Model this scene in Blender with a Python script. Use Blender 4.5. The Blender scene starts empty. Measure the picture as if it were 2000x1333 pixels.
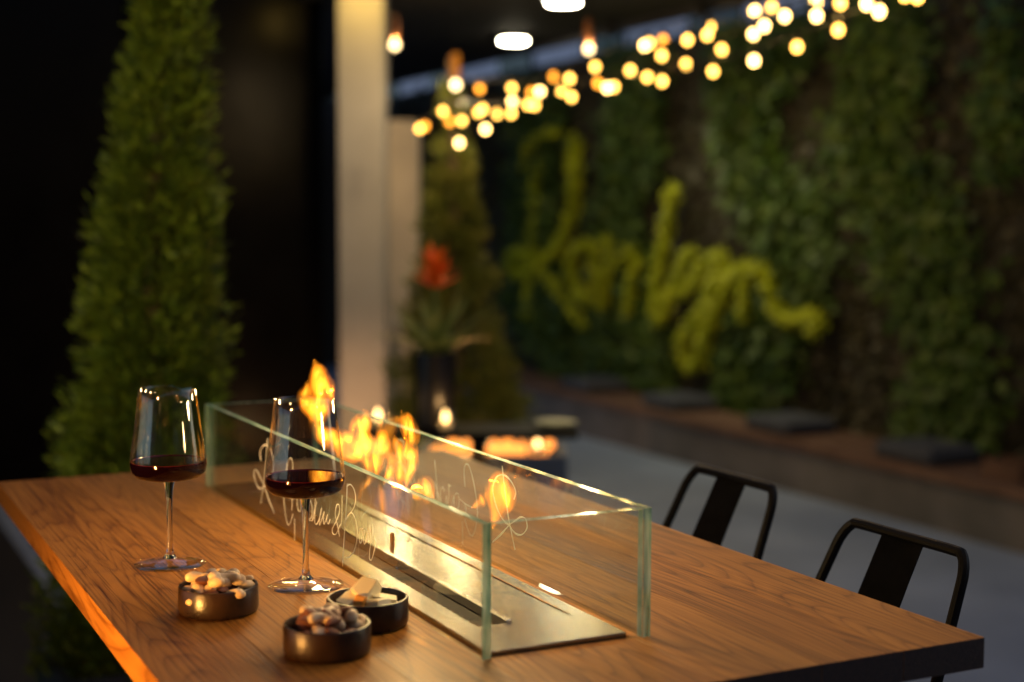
import bpy, math, random
import numpy as np
from mathutils import Vector, Matrix, noise as mnoise
random.seed(7); rng = np.random.default_rng(7)
PI = math.pi
scene = bpy.context.scene
C = scene.collection

# ------------------------------------------------------------------ camera
T = 1.05                                   # height of the table top above the ground
F_PX = 2826.55
CAM = Vector((-0.5771, -1.2170, 0.4127 + T))
YAW, PITCH, ROLL = 0.4631, 0.0797, 0.0035
FW = Vector((math.sin(YAW)*math.cos(PITCH), math.cos(YAW)*math.cos(PITCH), -math.sin(PITCH)))
R0 = Vector((math.cos(YAW), -math.sin(YAW), 0)); U0 = R0.cross(FW)
RT = R0*math.cos(ROLL) + U0*math.sin(ROLL); UP = -R0*math.sin(ROLL) + U0*math.cos(ROLL)
cd = bpy.data.cameras.new('camera'); cam = bpy.data.objects.new('camera', cd); C.objects.link(cam)
m = Matrix((RT, UP, -FW)).transposed().to_4x4(); m.translation = CAM
cam.matrix_world = m
cd.sensor_width = 36; cd.lens = F_PX/2000*36; cd.clip_start = .05; cd.clip_end = 400
cd.dof.use_dof = True; cd.dof.focus_distance = 1.66; cd.dof.aperture_fstop = 2.5
scene.camera = cam

# ------------------------------------------------------------------ dusk sky
w = bpy.data.worlds.new('World'); scene.world = w; w.use_nodes = True
nt = w.node_tree; bg = nt.nodes['Background']
sky = nt.nodes.new('ShaderNodeTexSky'); sky.sky_type = 'NISHITA'; sky.sun_disc = False
sky.sun_elevation = math.radians(21.0); sky.sun_rotation = math.radians(75)
sky.ozone_density = 3.0
nt.links.new(sky.outputs[0], bg.inputs[0]); bg.inputs[1].default_value = .15
scene.view_settings.view_transform = 'Standard'; scene.view_settings.look = 'None'
scene.view_settings.exposure = 0; scene.view_settings.gamma = 1
cy = scene.cycles
cy.use_denoising = True; cy.max_bounces = 14; cy.transparent_max_bounces = 40; cy.transmission_bounces = 12
cy.volume_step_rate = .12; cy.sample_clamp_indirect = 8; cy.caustics_refractive = True; cy.blur_glossy = .3

# ------------------------------------------------------------------ helpers
def ray(px, d):
    return CAM + (FW + RT*(px[0]-1000)/F_PX - UP*(px[1]-666.5)/F_PX)*d
def on_z(px, z):
    v = FW + RT*(px[0]-1000)/F_PX - UP*(px[1]-666.5)/F_PX
    return CAM + v*((z-CAM.z)/v.z)
def on_x(px, x):
    v = FW + RT*(px[0]-1000)/F_PX - UP*(px[1]-666.5)/F_PX
    return CAM + v*((x-CAM.x)/v.x)

class MB:
    def __init__(s): s.v = []; s.f = []; s.mi = []
    def face(s, idx, mi=0): s.f.append(idx); s.mi.append(mi)
    def box(s, a, b, mi=0, bev=0.0):
        x0,y0,z0 = a; x1,y1,z1 = b
        if bev <= 0:
            n = len(s.v)
            s.v += [(x0,y0,z0),(x1,y0,z0),(x1,y1,z0),(x0,y1,z0),(x0,y0,z1),(x1,y0,z1),(x1,y1,z1),(x0,y1,z1)]
            for q in ((0,3,2,1),(4,5,6,7),(0,1,5,4),(1,2,6,5),(2,3,7,6),(3,0,4,7)): s.face([n+i for i in q], mi)
            return s
        # chamfered box: 24 verts
        n = len(s.v); X=(x0,x1); Y=(y0,y1); Z=(z0,z1); idx = {}
        for i in (0,1):
            for j in (0,1):
                for k in (0,1):
                    sx,sy,sz = (1-2*i)*bev,(1-2*j)*bev,(1-2*k)*bev
                    for ax,(dx,dy,dz) in enumerate(((0,sy,sz),(sx,0,sz),(sx,sy,0))):
                        idx[i,j,k,ax] = len(s.v); s.v.append((X[i]+dx, Y[j]+dy, Z[k]+dz))
        def add(l, c):
            # orient outward
            P = [Vector(s.v[i]) for i in l]; nn = (P[1]-P[0]).cross(P[2]-P[0]); ce = sum(P, Vector())/len(P)
            mid = Vector(((x0+x1)/2,(y0+y1)/2,(z0+z1)/2))
            d = Vector(c)
            if nn.dot(d) < 0: l = l[::-1]
            s.face(l, mi)
        for i in (0,1):
            sg = 2*i-1
            add([idx[i,0,0,0],idx[i,1,0,0],idx[i,1,1,0],idx[i,0,1,0]], (sg,0,0))
            add([idx[0,i,0,1],idx[1,i,0,1],idx[1,i,1,1],idx[0,i,1,1]], (0,sg,0))
            add([idx[0,0,i,2],idx[1,0,i,2],idx[1,1,i,2],idx[0,1,i,2]], (0,0,sg))
        for a_ in (0,1):
            for b_ in (0,1):
                sa,sb = 2*a_-1,2*b_-1
                add([idx[0,a_,b_,1],idx[1,a_,b_,1],idx[1,a_,b_,2],idx[0,a_,b_,2]], (0,sa,sb))
                add([idx[a_,0,b_,0],idx[a_,1,b_,0],idx[a_,1,b_,2],idx[a_,0,b_,2]], (sa,0,sb))
                add([idx[a_,b_,0,0],idx[a_,b_,1,0],idx[a_,b_,1,1],idx[a_,b_,0,1]], (sa,sb,0))
        for i in (0,1):
            for j in (0,1):
                for k in (0,1): add([idx[i,j,k,0],idx[i,j,k,1],idx[i,j,k,2]], (2*i-1,2*j-1,2*k-1))
        return s
    def lathe(s, prof, n=32, c=(0,0,0), mi=0, close=False):
        n0 = len(s.v); rows = []
        for r,z in prof:
            if r < 1e-6: rows.append([len(s.v)]); s.v.append((c[0],c[1],c[2]+z)); continue
            rows.append(list(range(len(s.v), len(s.v)+n)))
            for i in range(n):
                a = 2*PI*i/n; s.v.append((c[0]+r*math.cos(a), c[1]+r*math.sin(a), c[2]+z))
        rr = rows + ([rows[0]] if close else [])
        for A,B in zip(rr[:-1], rr[1:]):
            for i in range(n):
                j = (i+1) % n
                if len(A) == 1 and len(B) == 1: continue
                if len(A) == 1: s.face([A[0], B[j], B[i]], mi)
                elif len(B) == 1: s.face([A[i], A[j], B[0]], mi)
                else: s.face([A[i], A[j], B[j], B[i]], mi)
        return s
    def tube(s, pts, rad, n=8, mi=0, closed=False, flat=None, cap=True):
        pts = [Vector(p) for p in pts]; N = len(pts)
        if not hasattr(rad, '__len__'): rad = [rad]*N
        rows = []; up = None
        for i,p in enumerate(pts):
            if closed: t = (pts[(i+1)%N]-pts[i-1])
            else: t = pts[min(i+1,N-1)]-pts[max(i-1,0)]
            if t.length < 1e-9: t = Vector((0,0,1))
            t.normalize()
            if flat is not None:
                a = Vector(flat); a = (a - t*a.dot(t)).normalized()
            else:
                if up is None: up = Vector((0,0,1)) if abs(t.z) < .9 else Vector((1,0,0))
                a = (up - t*up.dot(t)).normalized(); up = a
            b = t.cross(a)
            r = rad[i]; ra, rb = (r if hasattr(r,'__len__') else (r,r))
            rows.append(list(range(len(s.v), len(s.v)+n)))
            for k in range(n):
                g = 2*PI*k/n; q = p + a*(ra*math.cos(g)) + b*(rb*math.sin(g)); s.v.append(tuple(q))
        it = list(zip(rows, rows[1:] + ([rows[0]] if closed else [])))
        for A,B in it:
            for k in range(n):
                j = (k+1)%n; s.face([A[k],A[j],B[j],B[k]], mi)
        if cap and not closed:
            s.face(rows[0][::-1], mi); s.face(rows[-1], mi)
        return s
    def ellipsoid(s, c, r, n=12, m=8, mi=0, bend=0, rot=None):
        n0 = len(s.v); rows = []
        for i in range(m+1):
            th = PI*i/m
            cnt = 1 if i in (0,m) else n
            rows.append(list(range(len(s.v), len(s.v)+cnt)))
            for k in range(cnt):
                a = 2*PI*k/n
                q = Vector((r[0]*math.sin(th)*math.cos(a), r[1]*math.sin(th)*math.sin(a), r[2]*math.cos(th)))
                if bend: q.x += bend*(q.z/r[2])**2
                if rot: q = rot @ q
                s.v.append((q.x+c[0], q.y+c[1], q.z+c[2]))
        for A,B in zip(rows[:-1], rows[1:]):
            for k in range(n):
                j = (k+1)%n
                if len(A) == 1: s.face([A[0],B[k],B[j]], mi)
                elif len(B) == 1: s.face([A[k],B[0],A[j]], mi)
                else: s.face([A[k],B[k],B[j],A[j]], mi)
        return s
    def mesh(s, name, mats, smooth=35):
        me = bpy.data.meshes.new(name); me.from_pydata([tuple(v) for v in s.v], [], s.f)
        for mt in mats: me.materials.append(mt)
        if len(mats) > 1: me.polygons.foreach_set('material_index', s.mi)
        if smooth:
            me.polygons.foreach_set('use_smooth', [True]*len(me.polygons))
            me.set_sharp_from_angle(angle=math.radians(smooth))
        me.update(); return me
    def build(s, name, mats, parent=None, smooth=35, loc=None):
        if not isinstance(mats, (list,tuple)): mats = [mats]
        o = bpy.data.objects.new(name, s.mesh(name, mats, smooth)); C.objects.link(o)
        if parent is not None: o.parent = parent
        if loc is not None: o.location = loc
        return o
def tag(o, label=None, cat=None, group=None, kind=None):
    if label: o['label'] = label
    if cat: o['category'] = cat
    if group: o['group'] = group
    if kind: o['kind'] = kind
    return o
def thing(name, label, cat, loc=(0,0,0), rz=0, group=None):
    o = bpy.data.objects.new(name, None); C.objects.link(o); o.empty_display_size = .1
    o.location = loc; o.rotation_euler = (0,0,rz)
    return tag(o, label, cat, group)
def child(o, parent):
    o.parent = parent; return o
def copy_tree(o, parent=None):
    c = o.copy(); C.objects.link(c); c.parent = parent
    for ch in list(o.children): copy_tree(ch, c)
    return c
def lamp(name, loc, watts, col, r=0.0, parent=None, kind='POINT', **kw):
    l = bpy.data.lights.new(name, kind); l.energy = watts; l.color = col; l.shadow_soft_size = r
    for k,v in kw.items(): setattr(l, k, v)
    o = bpy.data.objects.new(name, l); C.objects.link(o); o.location = loc
    if parent: o.parent = parent
    return o
def spline(pts, k=6, closed=False):
    P = [Vector(p) for p in pts]; N = len(P); out = []
    for i in range(N if closed else N-1):
        p0 = P[i-1] if (i > 0 or closed) else P[0]*2-P[1]
        p1 = P[i]; p2 = P[(i+1)%N]
        p3 = P[(i+2)%N] if (i+2 < N or closed) else P[-1]*2-P[-2]
        for j in range(k):
            t = j/k
            out.append(.5*((2*p1)+(p2-p0)*t+(2*p0-5*p1+4*p2-p3)*t*t+(-p0+3*p1-3*p2+p3)*t**3))
    if not closed: out.append(P[-1])
    return out
def np_mesh(name, V, Q, mats, smooth=False):
    V = np.asarray(V, dtype=np.float32).reshape(-1,3); Q = np.asarray(Q, dtype=np.int32)
    me = bpy.data.meshes.new(name); k = Q.shape[1]
    me.vertices.add(len(V)); me.vertices.foreach_set('co', V.ravel())
    me.loops.add(Q.size); me.loops.foreach_set('vertex_index', Q.ravel())
    me.polygons.add(len(Q)); me.polygons.foreach_set('loop_start', np.arange(0, Q.size, k, dtype=np.int32))
    me.polygons.foreach_set('loop_total', np.full(len(Q), k, dtype=np.int32))
    for mt in mats: me.materials.append(mt)
    me.update(calc_edges=True); me.validate()
    return me

# ------------------------------------------------------------------ materials
def mat(name):
    mt = bpy.data.materials.new(name); mt.use_nodes = True
    n = mt.node_tree.nodes; n.clear()
    out = n.new('ShaderNodeOutputMaterial')
    return mt, mt.node_tree, out
def N(t, kind, **kw):
    nd = t.nodes.new(kind)
    for k,v in kw.items():
        if k.startswith('i_'):
            key = k[2:].replace('_',' ')
            nd.inputs[key].default_value = v
        else: setattr(nd, k, v)
    return nd
def L(t, a, b): t.links.new(a, b)
def ramp(t, fac, stops):
    r = t.nodes.new('ShaderNodeValToRGB'); e = r.color_ramp.elements
    while len(e) < len(stops): e.new(.5)
    for el,(p,c) in zip(e, stops): el.position = p; el.color = (*c, 1)
    L(t, fac, r.inputs[0]); return r.outputs[0]
def mapping(t, src, sc=(1,1,1), loc=(0,0,0), rot=(0,0,0)):
    mp = t.nodes.new('ShaderNodeMapping'); L(t, src, mp.inputs[0])
    mp.inputs['Scale'].default_value = sc; mp.inputs['Location'].default_value = loc; mp.inputs['Rotation'].default_value = rot
    return mp.outputs[0]
def noise_tex(t, vec, scale, detail=4, rough=.55, dist=0):
    nd = N(t, 'ShaderNodeTexNoise', i_Scale=scale, i_Detail=detail, i_Roughness=rough, i_Distortion=dist)
    L(t, vec, nd.inputs['Vector']); return nd.outputs[0]
def simple(name, c0, c1=None, scale=20, rough=.5, metal=0, spec=.5, bump=0, stretch=(1,1,1), r1=None, **kw):
    mt, t, out = mat(name)
    b = N(t, 'ShaderNodeBsdfPrincipled', i_Roughness=rough, i_Metallic=metal)
    b.inputs['Specular IOR Level'].default_value = spec
    for k,v in kw.items(): b.inputs[k.replace('_',' ')].default_value = v
    co = t.nodes.new('ShaderNodeTexCoord').outputs['Object']
    v = mapping(t, co, stretch); nz = noise_tex(t, v, scale)
    c1 = c1 or tuple(x*.7 for x in c0)
    L(t, ramp(t, nz, [(.3,c1),(.7,c0)]), b.inputs['Base Color'])
    if r1 is not None:
        mr = N(t, 'ShaderNodeMapRange'); L(t, nz, mr.inputs[0]); mr.inputs[1].default_value=.3; mr.inputs[2].default_value=.7
        mr.inputs[3].default_value = r1; mr.inputs[4].default_value = rough; L(t, mr.outputs[0], b.inputs['Roughness'])
    if bump:
        bp = N(t, 'ShaderNodeBump', i_Strength=bump, i_Distance=.002); L(t, noise_tex(t, v, scale*4), bp.inputs['Height']); L(t, bp.outputs[0], b.inputs['Normal'])
    L(t, b.outputs[0], out.inputs[0]); return mt

def wood_mat(name, dark, mid, light, rough=.42):
    mt, t, out = mat(name)
    b = N(t, 'ShaderNodeBsdfPrincipled')
    tc = t.nodes.new('ShaderNodeTexCoord'); oi = t.nodes.new('ShaderNodeObjectInfo')
    off = N(t, 'ShaderNodeVectorMath', operation='SCALE'); cmb = N(t, 'ShaderNodeCombineXYZ')
    for i in range(3): L(t, oi.outputs['Random'], cmb.inputs[i])
    L(t, cmb.outputs[0], off.inputs[0]); off.inputs['Scale'].default_value = 37.0
    add = N(t, 'ShaderNodeVectorMath', operation='ADD'); L(t, tc.outputs['Object'], add.inputs[0]); L(t, off.outputs[0], add.inputs[1])
    P = add.outputs[0]
    # flat sawn figure: contour lines of a slow noise stretched along the plank
    lowv = mapping(t, P, (9.0, .75, 6)); low = noise_tex(t, lowv, 1.0, 1.6, .45, .2)
    mul = N(t, 'ShaderNodeMath', operation='MULTIPLY'); L(t, low, mul.inputs[0]); mul.inputs[1].default_value = 34
    fr = N(t, 'ShaderNodeMath', operation='FRACT'); L(t, mul.outputs[0], fr.inputs[0])
    fig = ramp(t, fr.outputs[0], [(0,(.15,)*3),(.10,(.55,)*3),(.55,(1,)*3),(.90,(.75,)*3),(1,(.15,)*3)])
    pores = noise_tex(t, mapping(t, P, (380, 5, 60)), 1.0, 3, .6)
    fib = noise_tex(t, mapping(t, P, (170, 1.6, 30)), 1.0, 5, .65)
    broad = noise_tex(t, mapping(t, P, (9, 1.6, 4)), 1.0, 3, .5)
    a1 = N(t, 'ShaderNodeMath', operation='MULTIPLY_ADD'); L(t, fig, a1.inputs[0]); a1.inputs[1].default_value = .27
    s2 = N(t, 'ShaderNodeMath', operation='MULTIPLY'); L(t, fib, s2.inputs[0]); s2.inputs[1].default_value = .68; L(t, s2.outputs[0], a1.inputs[2])
    a2 = N(t, 'ShaderNodeMath', operation='MULTIPLY_ADD'); L(t, broad, a2.inputs[0]); a2.inputs[1].default_value = .55; L(t, a1.outputs[0], a2.inputs[2])
    a3 = N(t, 'ShaderNodeMath', operation='MULTIPLY_ADD'); L(t, oi.outputs['Random'], a3.inputs[0]); a3.inputs[1].default_value = .20; L(t, a2.outputs[0], a3.inputs[2])
    col = ramp(t, a3.outputs[0], [(.50,dark),(.74,mid),(1.0,light)])
    pr = ramp(t, pores, [(.36,(.34,.28,.24)),(.50,(1,1,1))])
    mx = N(t, 'ShaderNodeMix', data_type='RGBA', blend_type='MULTIPLY'); mx.inputs[0].default_value = .7
    L(t, col, mx.inputs[6]); L(t, pr, mx.inputs[7]); L(t, mx.outputs[2], b.inputs['Base Color'])
    mr = N(t, 'ShaderNodeMapRange'); L(t, broad, mr.inputs[0]); mr.inputs[3].default_value = rough-.1; mr.inputs[4].default_value = rough+.14; L(t, mr.outputs[0], b.inputs['Roughness'])
    b.inputs['Specular IOR Level'].default_value = .16
    bp = N(t, 'ShaderNodeBump', i_Strength=.35, i_Distance=.0006); L(t, pr, bp.inputs['Height']); L(t, bp.outputs[0], b.inputs['Normal'])
    L(t, b.outputs[0], out.inputs[0]); return mt

def thin_glass(name, tint=(.96,.98,.97), rough=0.0):
    mt, t, out = mat(name)
    geo = t.nodes.new('ShaderNodeNewGeometry')
    io = N(t, 'ShaderNodeMapRange'); L(t, geo.outputs['Backfacing'], io.inputs[0]); io.inputs[3].default_value = 1.5; io.inputs[4].default_value = 1/1.5
    fr = t.nodes.new('ShaderNodeFresnel'); L(t, io.outputs[0], fr.inputs[0])
    tr = N(t, 'ShaderNodeBsdfTransparent'); tr.inputs[0].default_value = (*tint,1)
    gl = N(t, 'ShaderNodeBsdfGlossy'); gl.inputs['Roughness'].default_value = rough; gl.inputs[0].default_value = (1,1,1,1)
    mx = t.nodes.new('ShaderNodeMixShader'); L(t, fr.outputs[0], mx.inputs[0]); L(t, tr.outputs[0], mx.inputs[1]); L(t, gl.outputs[0], mx.inputs[2])
    L(t, mx.outputs[0], out.inputs[0]); return mt
def solid_glass(name, col=(1,1,1), ior=1.5):
    mt, t, out = mat(name)
    g = N(t, 'ShaderNodeBsdfGlass', i_Roughness=0.0, i_IOR=ior); g.inputs[0].default_value = (*col,1)
    L(t, g.outputs[0], out.inputs[0]); return mt
def edge_glass(name):
    mt, t, out = mat(name)
    co = t.nodes.new('ShaderNodeTexCoord').outputs['Object']
    nz = noise_tex(t, mapping(t, co, (160,14,14)), 1.0, 3)
    c = ramp(t, nz, [(.33,(.05,.22,.20)),(.5,(.26,.46,.42)),(.68,(.56,.74,.69))])
    tl = N(t, 'ShaderNodeBsdfTranslucent'); L(t, c, tl.inputs[0])
    df = N(t, 'ShaderNodeBsdfDiffuse'); L(t, c, df.inputs[0])
    m0 = t.nodes.new('ShaderNodeMixShader'); L(t, tl.outputs[0], m0.inputs[1]); L(t, df.outputs[0], m0.inputs[2])
    gl = N(t, 'ShaderNodeBsdfGlossy'); gl.inputs['Roughness'].default_value = .08; gl.inputs[0].default_value = (.85,.95,.92,1)
    m1 = t.nodes.new('ShaderNodeMixShader'); m1.inputs[0].default_value = .22; L(t, m0.outputs[0], m1.inputs[1]); L(t, gl.outputs[0], m1.inputs[2])
    tr = N(t, 'ShaderNodeBsdfTransparent'); tr.inputs[0].default_value = (.7,.9,.85,1)
    m2 = t.nodes.new('ShaderNodeMixShader'); m2.inputs[0].default_value = .25; L(t, m1.outputs[0], m2.inputs[1]); L(t, tr.outputs[0], m2.inputs[2])
    L(t, m2.outputs[0], out.inputs[0]); return mt
def emit(name, col, s):
    mt, t, out = mat(name); e = N(t, 'ShaderNodeEmission', i_Strength=s); e.inputs[0].default_value = (*col,1)
    L(t, e.outputs[0], out.inputs[0]); return mt
def etched(name, c=(.82,.82,.8)):
    mt, t, out = mat(name)
    df = N(t, 'ShaderNodeBsdfDiffuse'); df.inputs[0].default_value = (*c,1)
    tl = N(t, 'ShaderNodeBsdfTranslucent'); tl.inputs[0].default_value = (*c,1)
    m0 = t.nodes.new('ShaderNodeMixShader'); L(t, df.outputs[0], m0.inputs[1]); L(t, tl.outputs[0], m0.inputs[2])
    L(t, m0.outputs[0], out.inputs[0]); return mt
def leaf_mat(name, c0, c1, c2, scale=9, transl=.3, rough=.5):
    mt, t, out = mat(name)
    co = t.nodes.new('ShaderNodeTexCoord').outputs['Object']
    nz = noise_tex(t, co, scale, 3, .6); geo = t.nodes.new('ShaderNodeNewGeometry')
    ad = N(t, 'ShaderNodeMath', operation='MULTIPLY_ADD'); L(t, geo.outputs['Random Per Island'], ad.inputs[0]); ad.inputs[1].default_value = .4; L(t, nz, ad.inputs[2])
    c = ramp(t, ad.outputs[0], [(.35,c0),(.68,c1),(1.0,c2)])
    b = N(t, 'ShaderNodeBsdfPrincipled', i_Roughness=rough); L(t, c, b.inputs['Base Color']); b.inputs['Specular IOR Level'].default_value = .3
    tl = N(t, 'ShaderNodeBsdfTranslucent'); L(t, c, tl.inputs[0])
    m0 = t.nodes.new('ShaderNodeMixShader'); m0.inputs[0].default_value = transl; L(t, b.outputs[0], m0.inputs[1]); L(t, tl.outputs[0], m0.inputs[2])
    L(t, m0.outputs[0], out.inputs[0]); return mt
def flame_mat(name, s=95, col=(1.0,.40,.035), base=.10, wid=.085):
    # glowing gas gathered in thin folded sheets
    mt, t, out = mat(name)
    co = t.nodes.new('ShaderNodeTexCoord').outputs['Object']
    nz = noise_tex(t, mapping(t, co, (40,34,13)), 1.0, 1.2, .45, .9)
    sb = N(t, 'ShaderNodeMath', operation='SUBTRACT'); L(t, nz, sb.inputs[0]); sb.inputs[1].default_value = .5
    ab = N(t, 'ShaderNodeMath', operation='ABSOLUTE'); L(t, sb.outputs[0], ab.inputs[0])
    mr = N(t, 'ShaderNodeMapRange', interpolation_type='SMOOTHSTEP'); L(t, ab.outputs[0], mr.inputs[0])
    for i,v in zip((1,2,3,4), (0,wid,1.0,base)): mr.inputs[i].default_value = v
    mu = N(t, 'ShaderNodeMath', operation='MULTIPLY'); L(t, mr.outputs[0], mu.inputs[0]); mu.inputs[1].default_value = s
    e = N(t, 'ShaderNodeEmission'); e.inputs[0].default_value = (*col,1); L(t, mu.outputs[0], e.inputs[1])
    L(t, e.outputs[0], out.inputs['Volume']); return mt

M = {}
M['teak'] = wood_mat('teak', (.048,.013,.0020), (.21,.071,.0095), (.41,.165,.027))
M['endgrain'] = simple('teak_end_grain', (.045,.016,.006), (.02,.008,.003), 160, .6, bump=.4)
M['bench_wood'] = wood_mat('bench_wood', (.045,.023,.014), (.085,.047,.031), (.135,.08,.054), .55)
M['pane'] = thin_glass('pane_glass', (.95,.98,.965))
M['edge'] = edge_glass('pane_edge')
M['bowl_glass'] = thin_glass('goblet_glass', (.985,.985,.985))
M['stem_glass'] = solid_glass('stem_glass')
M['etch'] = etched('etched_line')
M['steel'] = simple('brushed_steel', (.31,.28,.245), (.28,.25,.215), 900, .21, 1.0, stretch=(1,.01,1))
M['steel_bright'] = simple('polished_steel', (.75,.72,.68), (.6,.57,.53), 30, .2, 1.0)
M['black_metal'] = simple('black_metal', (.006,.006,.007), (.004,.004,.005), 60, .5, 0, .06, r1=.4)
M['black_matte'] = simple('black_powder_coat', (.006,.006,.007), (.004,.004,.005), 60, .85, 0, .0)
M['slot'] = simple('burner_black', (.006,.005,.005), (.003,.003,.003), 60, .8)
M['floor'] = simple('ground_concrete', (.225,.28,.375), (.165,.21,.285), 1.6, .62, 0, .4, bump=.2, r1=.45)
M['dark_slab'] = simple('dark_ground', (.020,.017,.015), (.010,.009,.008), 4, .75, 0, .2, stretch=(1,.1,1))
M['bench_front'] = simple('bench_concrete', (.11,.10,.095), (.06,.055,.05), 3, .8, bump=.3)
M['cushion'] = simple('cushion_cloth', (.036,.041,.053), (.024,.028,.036), 90, .9, bump=.3)
M['black_panel'] = simple('black_panel', (.0022,.0022,.0025), (.0015,.0015,.0017), 3, .35, 0, .03, r1=.25)
M['column'] = simple('column_render', (.24,.235,.235), (.205,.20,.20), 4, .8, bump=.2)
M['beige'] = simple('beige_render', (.55,.46,.36), (.47,.39,.3), 4, .85, bump=.2)
M['ceiling'] = simple('dark_soffit', (.009,.0075,.006), (.006,.005,.004), 3, .7)
M['facade'] = simple('pale_facade', (.72,.59,.60), (.62,.50,.52), .6, .85)
M['facade_glass'] = simple('far_window', (.02,.02,.025), (.012,.012,.015), 2, .1)
M['planter'] = simple('dark_planter', (.028,.032,.042), (.018,.02,.026), 12, .5)
M['soil'] = simple('soil', (.03,.02,.012), (.012,.008,.005), 40, .95, bump=.6)
M['bark'] = simple('bark', (.10,.06,.035), (.04,.025,.015), 40, .9, stretch=(1,1,.2), bump=.6)
M['thuja'] = leaf_mat('thuja_leaf', (.012,.026,.003), (.072,.122,.009), (.22,.29,.025), 20, .15)
M['thuja_warm'] = leaf_mat('thuja_leaf_dry', (.035,.05,.008), (.10,.125,.02), (.20,.19,.04), 9)
M['wall_green'] = leaf_mat('wall_leaf', (.014,.032,.0035), (.042,.082,.007), (.088,.135,.013), 4)
M['wall_brown'] = leaf_mat('wall_dry_leaf', (.018,.017,.007), (.036,.032,.012), (.058,.05,.02), 5)
M['wall_lime'] = leaf_mat('wall_lime_leaf', (.17,.21,.003), (.36,.41,.007), (.52,.55,.014), 8)
M['wall_back'] = simple('wall_substrate', (.035,.026,.014), (.015,.012,.007), 8, .95, bump=.5)
M['glaze'] = simple('bronze_glaze', (.048,.022,.010), (.016,.009,.006), 35, .36, .1, .4, bump=.2, r1=.26)
M['almond'] = simple('almond_skin', (.24,.072,.024), (.13,.040,.014), 120, .6, bump=.5)
M['cashew'] = simple('cashew', (.82,.62,.36), (.60,.38,.18), 60, .45, bump=.15)
M['hazel'] = simple('blanched_nut', (.84,.68,.43), (.50,.28,.12), 75, .5, bump=.2)
M['cheese'] = simple('cheese', (.88,.79,.54), (.82,.68,.38), 30, .55, bump=.3)
M['rind'] = simple('cheese_rind', (.72,.33,.06), (.6,.25,.04), 30, .6)
M['bulb'] = emit('festoon_bulb', (1.0,.50,.085), 11)
M['bulb_dim'] = emit('festoon_bulb_amber', (1.0,.34,.03), 7)
M['bulb_white'] = emit('pendant_bulb', (1.0,.70,.32), 8.0)
M['disc'] = emit('ceiling_lamp_disc', (1.0,.88,.62), 70)
M['copper'] = simple('copper', (.30,.12,.05), (.22,.09,.035), 40, .45, 1.0)
M['amber'] = emit('amber_glass_sleeve', (1.0,.30,.03), .55)
M['candle'] = emit('candle_flame', (1.0,.58,.2), 9)
M['ember'] = emit('ember_glow', (1.0,.30,.05), 2.6)
M['flame'] = flame_mat('gas_flame', 105, (1.0,.33,.016))
M['flame_core'] = flame_mat('gas_flame_core', 85, (1.0,.41,.035))
M['flame_glow'] = flame_mat('gas_flame_fringe', 44, (1.0,.26,.010), .10, .11)
M['flame_soft'] = flame_mat('gas_flame_faint', 40, (1.0,.36,.04))
M['flame_base'] = flame_mat('gas_flame_root', 9, (.42,.38,.75), .2, .15)
M['bluebox'] = simple('blue_grey_panel', (.06,.10,.16), (.04,.07,.115), 6, .5)
M['wine_top'] = simple('wine_meniscus', (.075,.004,.011), (.055,.003,.008), 30, .1)
M['wine'] = simple('red_wine', (.005,.0006,.0013), (.004,.0005,.001), 10, .3, 0, 0)
M['wine_sheen'] = simple('red_wine_surface', (.010,.0012,.0022), (.008,.001,.002), 10, .02, 0, .5)
M['leafgloss'] = leaf_mat('bromeliad_leaf', (.06,.11,.02), (.16,.22,.05), (.30,.33,.10), 12, .25, .55)
M['bract'] = leaf_mat('red_bract', (.60,.035,.006), (.80,.11,.010), (.88,.28,.018), 18, .4, .4)
M['black_pot'] = simple('black_pot', (.012,.011,.011), (.008,.007,.007), 20, .4)
M['grey_panel'] = simple('grey_panel', (.30,.30,.30), (.24,.24,.24), 8, .5)
M['clay'] = simple('pale_dish', (.20,.25,.12), (.14,.18,.08), 20, .5)

# ================================================================== THE SETTING
g = MB(); S = 120
g.box((-S,-S,-.4), (S,S,0)); tag(g.build('ground', M['floor'], smooth=0), kind='structure')

tag(MB().box((-9,-4.1,.001), (.3,6.85,.012)).build('dark_ground_sheet', M['dark_slab'], None, 0), kind='structure')  # thin dark sheet laid over the ground on the left side

# black clad building on the left
bl = thing('black_building', 'black panelled building front behind the conifer and pale column', 'building', (-2, 6.9, 0))
MB().box((-6,.06,0), (4.25,.5,4.2)).build('wall', M['black_panel'], bl, 0)
for i in range(9):
    x = -6 + i*1.138
    MB().box((x+.006,0,.02), (x+1.132,.058,4.2), bev=.004).build('panel', M['black_panel'], bl, 0)

# canopy with its columns
cn = thing('canopy', 'dark flat canopy roof carrying the round ceiling lamps', 'canopy', (3.1, 8, 2.75))
MB().box((-1.0,-3.6,0), (1.12,5,.22)).build('roof', M['ceiling'], cn, 0)
MB().box((1.122,-3.62,-.05), (1.16,5,.24)).build('fascia', M['ceiling'], cn, 0)
def column(px0, px1, d, mname, label, top):
    a = ray((px0, 600), d); b = ray((px1, 600), d); a.z = b.z = 0
    c = (a+b)/2; wd = (b-a).length; rz = math.atan2((b-a).y, (b-a).x)
    o = MB().box((-wd/2,0,0), (wd/2,.26,top), bev=.006).build('column', M[mname], None, 0, (c.x,c.y,0)); o.rotation_euler.z = rz
    return tag(o, label, 'column')
column(662, 752, 8.1, 'column', 'pale grey square column lit warm at top and foot', 2.749)
column(755, 816, 8.9, 'beige', 'narrow beige pier just behind the grey column', 2.1)
bw = MB().box((2.2,13,0), (4.8,13.3,2.745)).build('back_wall', M['ceiling'], None, 0)
tag(bw, 'dark rear wall closing off the far end of the terrace', 'wall')

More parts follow.
